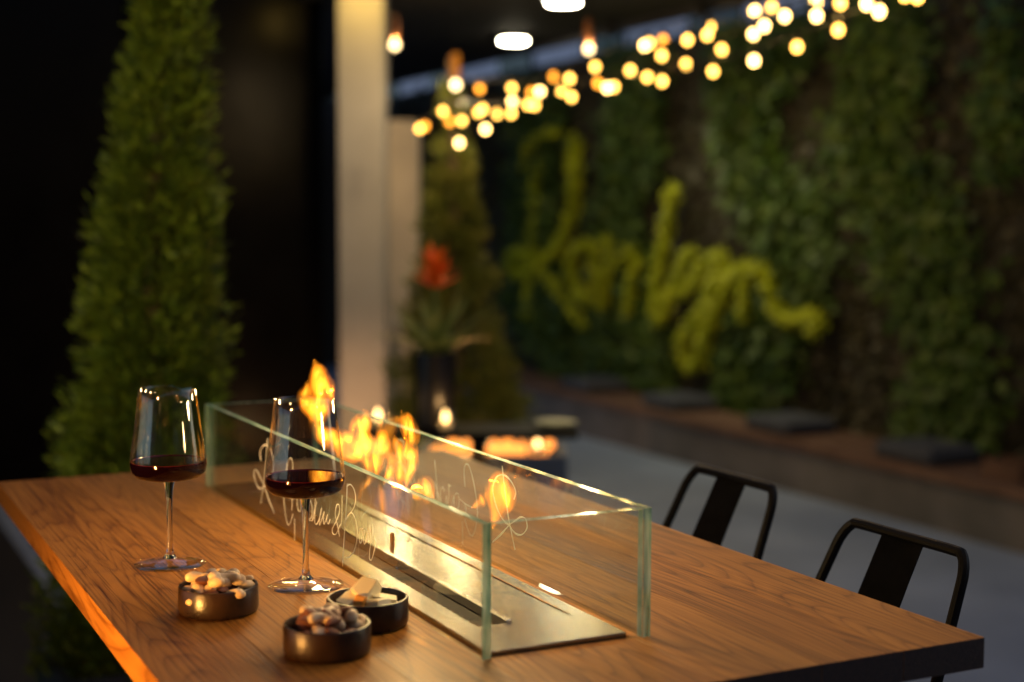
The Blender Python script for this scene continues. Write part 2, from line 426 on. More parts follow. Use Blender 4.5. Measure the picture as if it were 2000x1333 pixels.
# downlight over the column head
dp = ray((700,-120), 7.7)
dl = thing('downlight', 'small recessed downlight washing the head of the grey column', 'lamp', (dp.x,dp.y,2.74))
MB().lathe([(0,.0),(.035,.0),(.045,-.004),(.045,.008),(0,.008)], 20).build('rim', M['black_metal'], dl)
lamp('downlight_light', (0,0,-.03), 9, (1,.62,.13), .02, dl)
# unseen building added behind the viewer to block low sky light
rb = thing('added_rear_building', 'added unseen building blocking low sky light behind the viewer', 'building', (0,-4.2,0))
MB().box((-14,-1,0), (14,0,3.6)).build('wall', M['bench_front'], rb, 0)
for k in range(7):
    MB().box((-11.5+k*3.4,.002,.0), (-10.2+k*3.4,.06,2.3)).build('door', M['facade_glass'], rb, 0)
# ceiling lamps
for px, lab in (((1100,4),'round white ceiling lamp nearer the canopy front'), ((1003,80),'round white ceiling lamp deeper under the canopy')):
    p = on_z(px, 2.72)
    t_ = thing('ceiling_lamp', lab, 'lamp', (p.x,p.y,2.72), group='round ceiling lamps')
    MB().lathe([(.0,.03),(.10,.03),(.105,0),(.095,0)], 28).build('rim', M['black_metal'], t_)
    MB().lathe([(.0,-.012),(.05,-.012),(.085,-.008),(.094,.004),(.0,.004)], 28).build('diffuser', M['disc'], t_)

# pendants with copper sleeves
for i,(px, d, lab) in enumerate((((771,88),7.3,'copper pendant lamp hanging beside the grey column'), ((890,166),7.0,'copper pendant lamp hanging in front of the second conifer'), ((1150,96),7.4,'copper pendant lamp hanging near the canopy edge'))):
    p = ray(px, d); t_ = thing('pendant_lamp', lab, 'lamp', p, group='copper pendant lamps')
    MB().ellipsoid((0,0,0), (.020,.020,.022), 14, 10).build('bulb', M['bulb_white'], t_)
    lamp('pendant_light', (0,-.03,-.03), 22, (1,.70,.34), .02, t_)
    MB().lathe([(.0,.15),(.014,.15),(.019,.14),(.019,.03),(.012,.022),(.0,.022)], 18).build('sleeve', M['amber'] if i == 1 else M['copper'], t_)
    MB().tube([(0,0,.18),(0,0,2.76-p.z)], .003, 6).build('cable', M['black_metal'], t_)

# living wall
WX = 4.85
lw = thing('living_wall', 'tall planted wall with lime green script growing in dark foliage', 'plant wall', (WX, 6.5, 0))
MB().box((.02,-6.5,.2), (.30,6.4,2.74)).build('backing', M['wall_back'], lw, 0)
def wallpt(px):
    p = on_x(px, WX); return (p.y-6.5, p.z)
streams = [([(1255,120),(1245,300),(1225,420),(1240,520),(1275,720)], .36),
           ([(1460,110),(1480,250),(1530,380),(1570,480),(1540,600),(1480,720),(1490,800)], .34),
           ([(1580,60),(1500,200),(1470,320)], .22),
           ([(1770,30),(1720,250),(1760,400),(1840,520),(1890,700),(1880,860)], .30),
           ([(1980,60),(1985,300)], .15),
           ([(1060,240),(1070,400),(1060,560),(1120,700),(1240,720)], .45)]
seg = []
for pts, hw in streams:
    W_ = [wallpt(p) for p in pts]
    for a,b in zip(W_[:-1], W_[1:]): seg.append((a,b,hw))
def stream_dist(y, z):
    best = np.full(len(y), 9.0)
    for (a,b,hw) in seg:
        ax,az = a; bx,bz = b; dx,dz = bx-ax, bz-az
        t = np.clip(((y-ax)*dx+(z-az)*dz)/(dx*dx+dz*dz+1e-9), 0, 1)
        d = np.hypot(y-ax-t*dx, z-az-t*dz)/hw
        best = np.minimum(best, d)
    return best
def leaf_cloud(y, z, depth, size, name, mt, up=.3):
    n = len(y)
    cx = -depth; P = np.stack([cx, y, z], 1)
    nrm = np.stack([-np.ones(n), rng.normal(0,.55,n), rng.normal(up,.55,n)], 1); nrm /= np.linalg.norm(nrm, axis=1)[:,None]
    tdir = np.stack([rng.normal(-.35,.3,n), rng.normal(0,.7,n), rng.normal(-.5,.7,n)], 1)
    tdir -= nrm*(tdir*nrm).sum(1)[:,None]; tdir /= np.linalg.norm(tdir, axis=1)[:,None]
    bdir = np.cross(nrm, tdir); s = size*rng.uniform(.6,1.3,n)[:,None]
    V = np.stack([P, P+tdir*s*.5+bdir*s*.32+nrm*s*.08, P+tdir*s, P+tdir*s*.5-bdir*s*.32+nrm*s*.08], 1).reshape(-1,3)
    Q = np.arange(4*n).reshape(n,4)
    o = bpy.data.objects.new(name, np_mesh(name, V, Q, [mt])); C.objects.link(o); return o
n = 52000
y = rng.uniform(-6.4, 6.3, n); z = rng.uniform(.22, 2.74, n)
dd = stream_dist(y, z)
nzv = np.array([mnoise.noise((a*2.2, b*1.6, 0)) for a,b in zip(y, z)])
green = dd + nzv*.7 + rng.normal(0,.18,n) < 1.0
fo = leaf_cloud(y[green], z[green], rng.uniform(0,.10,green.sum())+.04, .075, 'foliage', M['wall_green']); tag(child(fo, lw), kind='stuff')
green |= rng.uniform(0,1,n) < .16
green |= (y < -2.6) & (np.array([mnoise.noise((a*1.3, b*.35, 5)) for a,b in zip(y, z)]) + rng.normal(0,.1,n) > .02)
br = ~green & (rng.uniform(0,1,n) < .7)
fo = leaf_cloud(y[br], z[br], rng.uniform(0,.03,br.sum()), .06, 'dry_foliage', M['wall_brown']); tag(child(fo, lw), kind='stuff')
script = [([(1130,258),(1092,262),(1062,290),(1050,330)], .05), ([(1154,272),(1158,350),(1150,420),(1125,478),(1085,512),(1050,535),(1032,515),(1040,490),(1075,505)], .075),
          ([(1090,520),(1130,570),(1180,635)], .06), ([(1085,300),(1075,430),(1065,560),(1060,620)], .045),
          ([(1192,478),(1165,482),(1150,515),(1163,560),(1185,585)], .055), ([(1196,490),(1200,540),(1192,580)], .05),
          ([(1212,468),(1232,478),(1222,540),(1210,600)], .06), ([(1268,482),(1280,515),(1268,560),(1262,612)], .055), ([(1240,520),(1255,500),(1268,482)], .03),
          ([(1352,364),(1342,430),(1327,510),(1318,575),(1323,622),(1340,600),(1358,550),(1385,488),(1372,540),(1372,568),(1395,545),(1432,498),(1452,508),(1425,560)], .055),
          ([(1500,518),(1455,540),(1420,590),(1385,640),(1370,675),(1386,714),(1408,690),(1425,630),(1460,560),(1500,518),(1496,570),(1490,625)], .055),
          ([(1500,518),(1535,532),(1548,580),(1575,618),(1620,612),(1643,628),(1628,645)], .06)]
ly, lz = [], []
for si_,(pts, hw) in enumerate(script):
    W_ = spline([(wallpt(p)[0], wallpt(p)[1], 0) for p in pts], 8)
    for a,b in zip(W_[:-1], W_[1:]):
        k = max(2, int((b-a).length*hw*17000*(.35 if si_ in (0,2,3) else 1)))
        t = rng.uniform(0,1,k)
        ly.append(a.x+(b.x-a.x)*t+rng.normal(0,hw*.28,k)); lz.append(a.y+(b.y-a.y)*t+rng.normal(0,hw*.28,k))
ly = np.concatenate(ly); lz = np.concatenate(lz)
fo = leaf_cloud(ly, lz, rng.uniform(.10,.19,len(ly)), .046, 'lime_script_foliage', M['wall_lime'], .5); tag(child(fo, lw), kind='stuff')

# bench along the living wall
be = thing('bench', 'long low bench with wooden seat along the planted wall', 'bench', (4.3, 6.2, 0))
MB().box((.04,-6.2,0), (.55,5.4,.245)).build('plinth', M['bench_front'], be, 0)
for k in range(4):
    for j in range(6):
        y0 = -6.2 + j*1.94
        MB().box((k*.136,y0+.002,.247), (k*.136+.130,y0+1.936,.29), bev=.003).build('slat', M['bench_wood'], be, 0)
cb = MB().box((-.18,-.21,0), (.18,.21,.082), bev=.022)
cme = cb.mesh('seat_cushion', [M['cushion']])
for i,yc in enumerate((7.72, 6.62, 5.47, 4.34)):
    o = bpy.data.objects.new('seat_cushion', cme); C.objects.link(o); o.location = (4.55+.01*random.random(), yc, .2915); o.rotation_euler.z = random.uniform(-.05,.05)
    tag(o, 'dark grey square bench cushion, %s from the small wooden box' % ('fourth','third','second','first')[i], 'cushion', 'seat cushions along the bench')
t_ = thing('wooden_tray', 'small pale wooden box standing on the bench end', 'box', (4.5,3.72,.2915))
for a,b in (((-.07,-.12,0),(.07,.12,.008)),): MB().box(a,b).build('base', M['bench_wood'], t_, 0)
for a,b in (((-.07,-.12,.0085),(-.06,.12,.09)),((.06,-.12,.0085),(.07,.12,.09)),((-.0595,-.12,.0085),(.0595,-.11,.09)),((-.0595,.11,.0085),(.0595,.12,.09))):
    MB().box(a,b).build('side', M['bench_wood'], t_, 0)

# spotlights added in the dark under the canopy edge to brighten the planted wall
for yy,lab in ((5.8,'added unseen spotlight under the canopy edge nearer its front corner'),(6.8,'added unseen spotlight under the canopy edge farther from its front corner')):
    o = thing('added_wall_spot', lab, 'spotlight', (4.12,yy,2.70), group='canopy spotlights')
    dv = (Vector((WX,yy-.1,1.15))-Vector((4.12,yy,2.70))).to_track_quat('-Z','Y')
    h_ = MB().lathe([(0,.05),(.03,.05),(.034,-.05),(.030,-.05),(.026,.03),(0,.03)], 16).build('head', M['black_metal'], o); h_.rotation_mode='QUATERNION'; h_.rotation_quaternion = dv
    MB().tube([(0,0,.0),(0,0,.05)], .008, 8).build('bracket', M['black_metal'], o)
    l_ = lamp('spot_light', (0,0,0), 62, (1,.88,.54), .02, o, 'SPOT', spot_size=math.radians(78), spot_blend=.9); l_.rotation_mode='QUATERNION'; l_.rotation_quaternion = dv
# pale building beyond the wall
fb = thing('pale_building', 'pale plastered building with dark windows rising beyond the planted wall', 'building', (9.5, 16, 0))
MB().box((.12,-12,0), (8,14,11)).build('wall', M['facade'], fb, 0)
for r_ in range(3):
    for k in range(9):
        y0 = -11 + k*2.7; z0 = 2.5+r_*2.9
        wn = MB().box((.06,y0,z0), (.13,y0+1.1,z0+1.6)).build('window', M['facade_glass'], fb, 0)
        MB().box((.03,y0-.06,z0-.08), (.125,y0+1.16,z0-.003)).build('sill', M['facade'], wn, 0)
    MB().box((-.05,-12,4.65+r_*2.9), (.119,14,4.85+r_*2.9)).build('ledge', M['facade'], fb, 0)

# ------------------------------------------------------------------ conifers
def spray_template():
    L_ = []   # kites in local frame: x along, y sideways, z normal
    for i in range(7):
        x = .012+i*.011
        for sd in (-1,1):
            ln = .030*(1-i/9); an = sd*math.radians(48-i*3)
            L_.append((x, an, ln, .0065))
    L_.append((.080, 0, .026, .006)); L_.append((.0, 0, .085, .0035))
    V = []
    for x,an,ln,wd in L_:
        d = np.array([math.cos(an), math.sin(an), 0]); b = np.array([-d[1], d[0], 0]); p = np.array([x,0,0])
        V += [p, p+d*ln*.55+b*wd+[0,0,.002], p+d*ln+[0,0,-.003], p+d*ln*.55-b*wd+[0,0,.002]]
    return np.array(V)
SPR = spray_template()
def conifer(name, label, base, h, rbase, z0, nspray, mt, scale, lean=(0,0), seed=1, pot=.36):
    r_ = np.random.default_rng(seed)
    root = thing(name, label, 'conifer', base)
    MB().tube([(0,0,z0-.06),(lean[0]*.4,lean[1]*.4,z0+h*.5),(lean[0],lean[1],z0+h*.97)], [.03,.02,.006], 10).build('trunk', M['bark'], root)
    nc = max(60, nspray//85)
    cz = 1-np.sqrt(1-r_.uniform(0,1,nc)*.99); ca = np.arange(nc)*2.39996 + r_.normal(0,.4,nc)
    ck = r_.integers(0, nc, nspray)
    crad = rbase*(1-cz)**1.25*(.62+.32*r_.uniform(0,1,nc))
    csz = .012+.088*(1-cz)*r_.uniform(.6,1.3,nc)
    zz = np.clip(cz[ck] + np.clip(r_.normal(0,1,nspray),-1.7,1.7)*csz[ck]*.55/h, 0, 1)
    cxy = np.stack([crad*np.cos(ca), crad*np.sin(ca)],1)[ck] + np.clip(r_.normal(0,1,(nspray,2)),-1.6,1.6)*csz[ck][:,None]*.55
    inner = r_.uniform(0,1,nspray) < .16
    zz = np.where(inner, 1-np.sqrt(1-r_.uniform(0,1,nspray)*.99), zz)
    ia = r_.uniform(0,2*PI,nspray); ir = rbase*(1-zz)*np.sqrt(r_.uniform(.1,.7,nspray))
    cxy = np.where(inner[:,None], np.stack([ir*np.cos(ia), ir*np.sin(ia)],1), cxy)
    th = np.arctan2(cxy[:,1], cxy[:,0])
    P = np.stack([cxy[:,0]+lean[0]*zz, cxy[:,1]+lean[1]*zz, z0+zz*h], 1)
    out = np.stack([np.cos(th), np.sin(th), np.zeros(nspray)], 1)
    up = r_.uniform(.25,1.3,nspray)
    d = out + np.array([0,0,1])*up[:,None] + r_.normal(0,.35,(nspray,3)); d /= np.linalg.norm(d,axis=1)[:,None]
    rnd = r_.normal(0,1,(nspray,3)); b = np.cross(d, rnd); b /= np.linalg.norm(b,axis=1)[:,None]; nn = np.cross(d,b)
    s = scale*r_.uniform(.7,1.35,nspray)
    V = (P[:,None,:] + s[:,None,None]*(SPR[None,:,0:1]*d[:,None,:] + SPR[None,:,1:2]*b[:,None,:] + SPR[None,:,2:3]*nn[:,None,:])).reshape(-1,3)
    o = bpy.data.objects.new('crown', np_mesh('crown', V, np.arange(len(V)).reshape(-1,4), [mt])); C.objects.link(o); o.parent = root
    return root
def planter_box(base, w_, h, label, mname='planter'):
    o = thing('planter', label, 'planter', base)
    m_ = MB(); t = .025
    for a,b in (((-w_/2,-w_/2,0),(w_/2,-w_/2+t,h)),((-w_/2,w_/2-t,0),(w_/2,w_/2,h)),((-w_/2,-w_/2+t,0),(-w_/2+t,w_/2-t,h)),((w_/2-t,-w_/2+t,0),(w_/2,w_/2-t,h))): m_.box(a,b)
    m_.build('shell', M[mname], o, 0)
    MB().box((-w_/2+t+.001,-w_/2+t+.001,.01), (w_/2-t-.001,w_/2-t-.001,h-.04)).build('soil', M['soil'], o, 0)
    return o
p1 = ray((268,1000), 3.75); p1.z = 0
planter_box(p1, .46, .36, 'dark square planter under the tall conifer behind the table')
conifer('conifer', 'tall green columnar conifer in dark planter behind the table', p1, 2.62, .235, .34, 36000, M['thuja'], .29, (.165,.02), 3)
p2 = ray((898,790), 7.7); p2.z = 0
planter_box(p2, .45, .30, 'dark square planter beneath the brownish conifer beside the pier')
conifer('conifer', 'slender brownish green conifer beside the beige pier', p2, 2.1, .37, .3, 11000, M['thuja_warm'], .5, (-.05,.02), 11)

# ------------------------------------------------------------------ bistro table with bromeliad and candles
tb = ray((920,835), 5.15); tz = .745
st = thing('side_table', 'narrow dark console table carrying a potted bromeliad and candles', 'table', (tb.x,tb.y,0), -YAW)
MB().box((-.375,-.14,tz-.022), (.375,.14,tz), bev=.004).build('table_top', M['black_panel'], st, 0)
MB().box((-.0,-.03,.02), (.055,.03,tz-.0225), bev=.003).build('leg', M['black_metal'], st, 0)
MB().box((-.22,-.13,0), (.28,.13,.0195), bev=.003).build('base', M['black_metal'], st, 0)
def on_table(px, d): p = ray(px, d); p.z = tz+.001; return p
pb = on_table((850,790), 5.17)
pt = thing('plant_pot', 'tall black cylindrical pot holding the bromeliad', 'pot', pb)
MB().lathe([(0,0),(.062,0),(.068,.006),(.076,.260),(.076,.265),(.070,.265),(.066,.225),(0,.225)], 32).build('shell', M['black_pot'], pt)
MB().lathe([(0,.230),(.0655,.229)], 24).build('soil', M['soil'], pt)
br_ = thing('bromeliad', 'bromeliad with orange red flower rosette and arching leaves', 'plant', (pb.x,pb.y,pb.z+.225))
r_ = random.Random(5)
def blade(root, name, mt, base, az, length, rise, droop, wd, n=9):
    m_ = MB(); d = Vector((math.cos(az), math.sin(az), 0)); s_ = Vector((-d.y,d.x,0)); rows = []
    for i in range(n):
        t = i/(n-1); p = Vector(base) + d*(length*t) + Vector((0,0,rise*t - droop*t*t*1.0))
        ww = wd*(1-t)**.6*(.55+.9*min(1,t*4)) if t<1 else .0005
        a = len(m_.v); m_.v += [tuple(p-s_*ww+Vector((0,0,ww*.5))), tuple(p), tuple(p+s_*ww+Vector((0,0,ww*.5)))]; rows.append(a)
    for a,b in zip(rows[:-1], rows[1:]): m_.face([a,a+1,b+1,b]); m_.face([a+1,a+2,b+2,b+1])
    return m_.build(name, mt, root, 60)
for i in range(22):
    az = i*2.4 + r_.uniform(-.2,.2); ln = r_.uniform(.16,.27); f_ = i/22
    blade(br_, 'leaf', M['leafgloss'], (0,0,.0), az, ln*(1-.35*f_), .17+.14*f_+r_.uniform(-.02,.06), .11*(1-f_)+.03, .016)
MB().tube([(0,0,0),(0,0,.31)], [.011,.009], 8).build('stalk', M['leafgloss'], br_)
for i in range(20):
    az = i*2.4; f_ = i/20
    blade(br_, 'bract', M['bract'], (0,0,.26+.05*f_), az, .10*(1-.6*f_), .06+.07*f_, .015*(1-f_), .017, 7)
def candle(px, d, label, base_z=None, watts=.06):
    p = ray(px, d); z0 = base_z if base_z is not None else tz+.001
    o = thing('candle', label, 'candle', (p.x,p.y,z0), group='lit candles')
    MB().lathe([(0,0),(.028,0),(.030,.004),(.032,.075),(.030,.075),(.028,.006),(0,.006)], 24).build('glass_cup', M['bowl_glass'], o)
    MB().lathe([(0,.007),(.022,.007),(.022,.028),(0,.028)], 20).build('wax', M['cheese'], o)
    MB().lathe([(0,.028),(.008,.036),(.011,.046),(.006,.062),(0,.074)], 12).build('candle_flame', M['candle'], o)
    lamp('candle_light', (0,0,.09), watts, (1,.55,.2), .005, o)
candle((870,812), 5.06, 'lit candle in glass in front of the black pot', None, .4)
candle((738,845), 5.1, 'lit candle in glass at the table edge nearest the pale column')
t_ = on_table((1085,812), 5.18)
dsh = thing('dish', 'shallow greenish dish on the narrow console table', 'dish', t_)
MB().lathe([(0,0),(.04,0),(.075,.018),(.078,.018),(.042,-.0),(0,.004)], 28).build('bowl', M['clay'], dsh)

# fire pit behind the small table
pc = ray((965,870), 6.05); pc.z = 0
fp = thing('fire_pit', 'dark blue grey box fire pit glowing orange behind the console table', 'fire pit', (pc.x,pc.y,0), -YAW)
m_ = MB(); a_, b_, h_ = .30, .20, .535
for q0,q1 in (((-a_,-b_,0),(a_,-b_+.03,h_)),((-a_,b_-.03,0),(a_,b_,h_)),((-a_,-b_+.03,0),(-a_+.03,b_-.03,h_)),((a_-.03,-b_+.03,0),(a_,b_-.03,h_))): m_.box(q0,q1)
m_.build('casing', M['bluebox'], fp, 0)
MB().box((-a_+.031,-b_+.031,.02), (a_-.031,b_-.031,h_-.05)).build('burner_tray', M['slot'], fp, 0)
rr_ = random.Random(9)
for i in range(26):
    MB().ellipsoid((rr_.uniform(-a_+.06,a_-.06), rr_.uniform(-b_+.06,b_-.06), h_-.012), (.03,.025,.018), 8, 6).build('ember', M['ember'], fp)
for i in range(9):
    x = -a_+.07+i*(2*a_-.14)/8; hh = rr_.uniform(.06,.11)
    MB().lathe([(0,0),(.022,.015),(.026,.035),(.014,hh*.7),(0,hh)], 10, (x, rr_.uniform(-.1,.1), h_-.03)).build('flame', M['ember'], fp)
lamp('fire_light', (-.1,.05,h_+.06), 13, (1,.42,.12), .03, fp)
candle((1050,866), 5.87, 'lit candle standing on the corner of the fire pit', .536)

# made-up lantern hidden at the column foot, lid shaped to keep its light low
pf_ = ray((690,900), 7.55); pf_.z = 0
fl_ = thing('added_floor_lantern', 'added lantern hidden before the grey column to warm its foot', 'lantern', pf_, -YAW)
MB().box((-.07,-.07,0), (.07,.07,.02), bev=.003).build('base', M['black_metal'], fl_, 0)
for ix in (-1,1):
    for iy in (-1,1): MB().box((ix*.062-.005,iy*.062-.005,.0205), (ix*.062+.005,iy*.062+.005,.1995)).build('post', M['black_metal'], fl_, 0)
MB().box((-.078,-.078,.20), (.078,.078,.212), bev=.003).build('lid', M['black_metal'], fl_, 0)
MB().lathe([(0,.021),(.03,.021),(.03,.08),(0,.08)], 16).build('candle_wax', M['cheese'], fl_)
MB().lathe([(0,.08),(.008,.088),(.010,.096),(.005,.112),(0,.122)], 10).build('candle_flame', M['candle'], fl_)
lamp('candle_light', (0,.02,.13), 30, (1,.50,.20), .012, fl_)

# grey cabinet beside the column
pg = ray((788,700), 8.5)
gc = thing('cabinet', 'narrow grey metal cabinet at the foot of the beige pier', 'cabinet', (pg.x,pg.y,0), -YAW)
MB().box((-.06,0,.05), (.06,.2,.90), bev=.004).build('carcass', M['grey_panel'], gc, 0)
MB().box((-.056,-.018,.06), (.056,-.002,.89), bev=.003).build('door', M['grey_panel'], gc, 0)
MB().box((-.055,.01,0), (.055,.19,.049)).build('plinth', M['black_metal'], gc, 0)

# ================================================================== THE FIRE TABLE
BW, BL, BH = .1875, 1.0186, .1312           # glass guard: width, length, height
X0, X1, Y0, Y1 = -.2903, .4905, -.1495, 1.2016
TH = .0315
ft = thing('fire_table', 'warm brown teak bar table with a gas burner set into it', 'table', (0,0,0))
def plank(x0,x1,y0,y1):
    cx, cy_ = (x0+x1)/2, (y0+y1)/2; g_ = .0001
    o = MB().box((x0-cx+g_,y0-cy_+g_,-TH), (x1-cx-g_,y1-cy_-g_,0), bev=.0003); o.mi[1] = o.mi[4] = 1
    o.build('plank', [M['teak'], M['endgrain']], ft, 0, (cx,cy_,T))
cut = (.0065, .1705, .0065, BL-.0065)
xs_l = [X0, -.180, -.085, cut[0]]; xs_r = [cut[1], .285, .385, X1]
for xs in (xs_l, xs_r):
    for a,b in zip(xs[:-1], xs[1:]): plank(a,b,Y0,Y1)
xm = [cut[0], (cut[0]+cut[1])/2, cut[1]]
for a,b in zip(xm[:-1], xm[1:]):
    plank(a,b,Y0,cut[2]); plank(a,b,cut[3],Y1)
MB().box((cut[0]-.0,cut[2],T-.10), (cut[1],cut[3],T-.0316)).build('burner_housing', M['slot'], ft, 0)
MB().box((cut[0]+.0005,cut[2]+.0005,T-.03155), (cut[1]-.0005,cut[3]-.0005,T-.006)).build('recess', M['slot'], ft, 0)
for x,y_ in ((.04,.16),(.16,.16),(.04,.9),(.16,.9)):
    MB().box((x-.03,y_-.03,0), (x+.03,y_+.03,T-.0317), bev=.003).build('leg', M['black_metal'], ft, 0)
# burner insert
bu = thing('gas_burner', 'brushed steel linear gas burner sunk in the table', 'burner', (0,0,T))
fx0, fx1, fy0, fy1 = .0108, .1660, .0108, BL-.0108
sx0, sx1 = .040, .072; py0 = .094; py1 = BL-.094; gx = .1465
zt = .0045
def plate(name, a, b, mt, parent=bu, bev=.0006): return MB().box(a, b, bev=bev).build(name, mt, parent, 0)
plate('frame_rail', (fx0,fy0,-.0055), (fx1,py0,zt), M['steel']); plate('frame_rail', (fx0,py1,-.0055), (fx1,fy1,zt), M['steel'])
plate('frame_rail', (fx0,py0+.0002,-.0055), (sx0,py1-.0002,zt), M['steel']); plate('frame_rail', (gx+.0012,py0+.0002,-.0055), (fx1,py1-.0002,zt), M['steel'])
plate('lid', (sx1+.009,py0+.0012,-.0055), (gx-.0012,py1-.0012,zt-.0006), M['steel'])
plate('flame_bar', (sx1+.001,py0+.001,-.0055), (sx1+.0075,py1-.001,zt+.003), M['steel_bright'], bev=.0012)
plate('slot_bed', (sx0+.0005,py0+.0005,-.0058), (sx1+.0005,py1-.0005,-.0040), M['slot'], bev=0)
hol = MB().lathe([(0,0),(.0016,0),(.0016,.0014),(.0008,.0014),(.0008,.0005),(0,.0005)], 8).mesh('jet', [M['steel']])
for i in range(110):
    o = bpy.data.objects.new('jet', hol); C.objects.link(o); o.parent = bu; o.location = (sx0+.006+(i%2)*.006, py0+.01+i*(py1-py0-.02)/109, -.0039)
MB().lathe([(0,0),(.0028,0),(.0028,.0135),(.0022,.0142),(0,.0142)], 14, (.105,.492,zt-.0005)).build('igniter_pin', M['copper'], bu)

# glass wind guard
gg = thing('glass_wind_guard', 'open glass box with etched script around the gas flame', 'glass guard', (0,0,T+.0005))
TG = .0092
def pane(a, b, edge_axes):
    m_ = MB(); m_.box(a, b, bev=.0)
    # faces order: bottom, top, -y, +x, +y, -x
    ax = [2,2,1,0,1,0]; big = edge_axes
    for i in range(6): m_.mi[i] = 0 if (ax[i] == big or i == 0) else 1
    return m_.build('pane', [M['pane'], M['edge']], gg, 0)
pl = pane((0,0,0), (TG,BL,BH), 0)
pr_ = pane((BW-TG,0,0), (BW,BL,BH), 0)
pn = pane((TG+.0004,.0006,0), (BW-TG-.0004,TG+.0006,BH-.0008), 1)
pf = pane((TG+.0004,BL-TG-.0006,0), (BW-TG-.0004,BL-.0006,BH-.0008), 1)
# etched script, traced from the panes: (y, z) on the right pane outer face, mirrored on the left
def c5(pts): return [(800+x*.25, 860+y*.25) for x,y in pts]
def c4(pts): return [(480+x*.23256, 820+y*.23256) for x,y in pts]
def rp(px): p = on_x(px, BW); return (p.y, p.z-T)
def lp(px): p = on_x(px, 0); return (p.y, p.z-T)
mark = [c5([(720,205),(730,300),(742,400),(768,600),(800,760),(820,860)]),
        c5([(812,468),(826,410),(802,345),(760,292),(720,275),(680,288),(655,340),(648,400),(668,500),(700,580),(738,640),(775,668),(815,725),(855,745),(890,730),(915,685),(905,625),(872,604),(830,628),(775,668),(710,740),(645,800)])]
gar = [c5([(430,365),(424,290),(426,220),(441,188),(465,215),(490,300),(510,400),(524,520),(527,600),(512,690),(492,745),(472,745),(448,690),(428,620)]), c5([(412,815),(410,640)]), c5([(490,532),(430,500),(388,462)]), c5([(432,500),(440,600)]),
       c5([(352,430),(372,420),(383,470),(378,530),(356,540),(342,500),(345,440),(330,500),(322,520)]), c5([(318,365),(302,355),(306,420),(290,520),(286,440),(275,500),(268,530)]), c5([(268,400),(255,370),(238,400),(240,470),(262,520),(236,500),(222,440),(205,300),(194,160)])]
yM_r = rp(c5([(775,668)])[0])[0]; yM_l = lp((516,950))[0]
en = [c4([(560,850),(575,800),(600,690),(585,760),(582,860),(600,880),(625,820),(640,745),(628,800),(622,890),(645,830),(662,775),(655,830),(660,880),(678,840),(690,800),(682,850),(695,880),(712,840)]),
      c4([(790,985),(775,900),(755,800),(765,725),(785,720),(790,780),(760,860),(730,920),(735,960),(760,965),(790,900),(808,850),(812,640)]),
      c4([(855,540),(848,700),(835,900),(822,1100),(816,1235)]), c4([(850,565),(880,548),(912,590),(925,660),(912,740),(870,800),(838,850),(860,810),(890,785),(920,830),(938,920),(935,1020),(910,1110),(870,1160),(835,1160)]),
      c4([(990,920),(968,925),(955,985),(965,1040),(985,1000),(998,930),(990,990),(1000,1050),(1020,990),(1040,890),(1030,960),(1035,1040),(1055,970),(1065,900)]), c4([(1065,900),(1058,1000),(1045,1100),(1042,1170),(1060,1180),(1080,1110),(1095,1030),(1085,1000)])]
strokes = []     # u = distance along the text from the mark, v = height
for k,s_ in enumerate(mark+gar):
    q = [(rp(p)[0]-yM_r, rp(p)[1]) for p in s_]; strokes.append((q, .00125 if k < 2 else .0007))
for s_ in en:
    q = [(yM_l-lp(p)[0], lp(p)[1]) for p in s_]; strokes.append((q, .00075))
for par, x, y0, sg in ((pl, -.0005, yM_l, -1), (pr_, BW+.0005, yM_r, 1)):
    m_ = MB()
    for q,r in strokes:
        P = spline([(x, y0+sg*u, v) for u,v in q], 7)
        m_.tube(P, [(.00025, r*(.75+.35*math.sin(i*.37))) for i in range(len(P))], 6, flat=(1,0,0))
    m_.build('etched_script', M['etch'], par)

# flames, each tongue a closed body of glowing gas above the burner slot
fl = thing('gas_flame', 'yellow orange gas flames licking up from the burner inside the glass', 'flame', (.085,.5,T))
FX = .085
def tongue(spine, xoff=0.0, mt='flame', thick=.55, sway=.01, seed=0):
    """spine: (px x, px y, half width px)"""
    P = []; Rr = []
    for (a,b,hw) in spine:
        p = on_x((a,b), FX+xoff); d = (p-CAM).dot(FW); P.append((p.x, p.y, p.z, hw*d/F_PX/ .70))
    Q = spline([Vector((a,b,c_,r)) .to_3d() if False else Vector((a,b,c_)) for a,b,c_,r in P], 8)
    rad = np.interp(np.arange(len(Q)), np.arange(len(P))*8, [r for *_,r in P])
    ker = np.array([1,2,3,2,1])/9; rad = np.convolve(np.pad(rad,2,mode='edge'), ker, 'valid')
    V = []
    for i,q in enumerate(Q):
        n1 = mnoise.noise((i*.07, seed*3.1, 0)); n2 = mnoise.noise((i*.1, seed*5.7, 4))
        V.append((q.x - FX + sway*.35*n1, q.y-.5, q.z - T + .0008*n2))
    R_ = [(max(.0004, r*thick), max(.0006, r)) for i,r in enumerate(rad)]
    R_[0] = (.0003,.0004); R_[-1] = (.0003,.0004)
    o = MB().tube(V, R_, 14, flat=(1,0,0)).build('flame_tongue', M[mt], fl, 80)
    def layer(name, m2, k, a, b):
        n_ = len(V); lo, hi = int(a*n_), max(int(b*n_), int(a*n_)+4)
        vv = V[lo:hi]; rr = [(x*k, y_*k) for x,y_ in R_[lo:hi]]; rr[0] = rr[-1] = (.0003,.0003)
        MB().tube(vv, rr, 12, flat=(1,0,0)).build(name, M[m2], o, 80)
    if mt == 'flame':
        layer('flame_fringe', 'flame_glow', 1.5, 0, 1); layer('flame_core', 'flame_core', .5, .12, .9)
    elif mt != 'flame_base': layer('flame_fringe', 'flame_glow', 1.6, 0, 1)
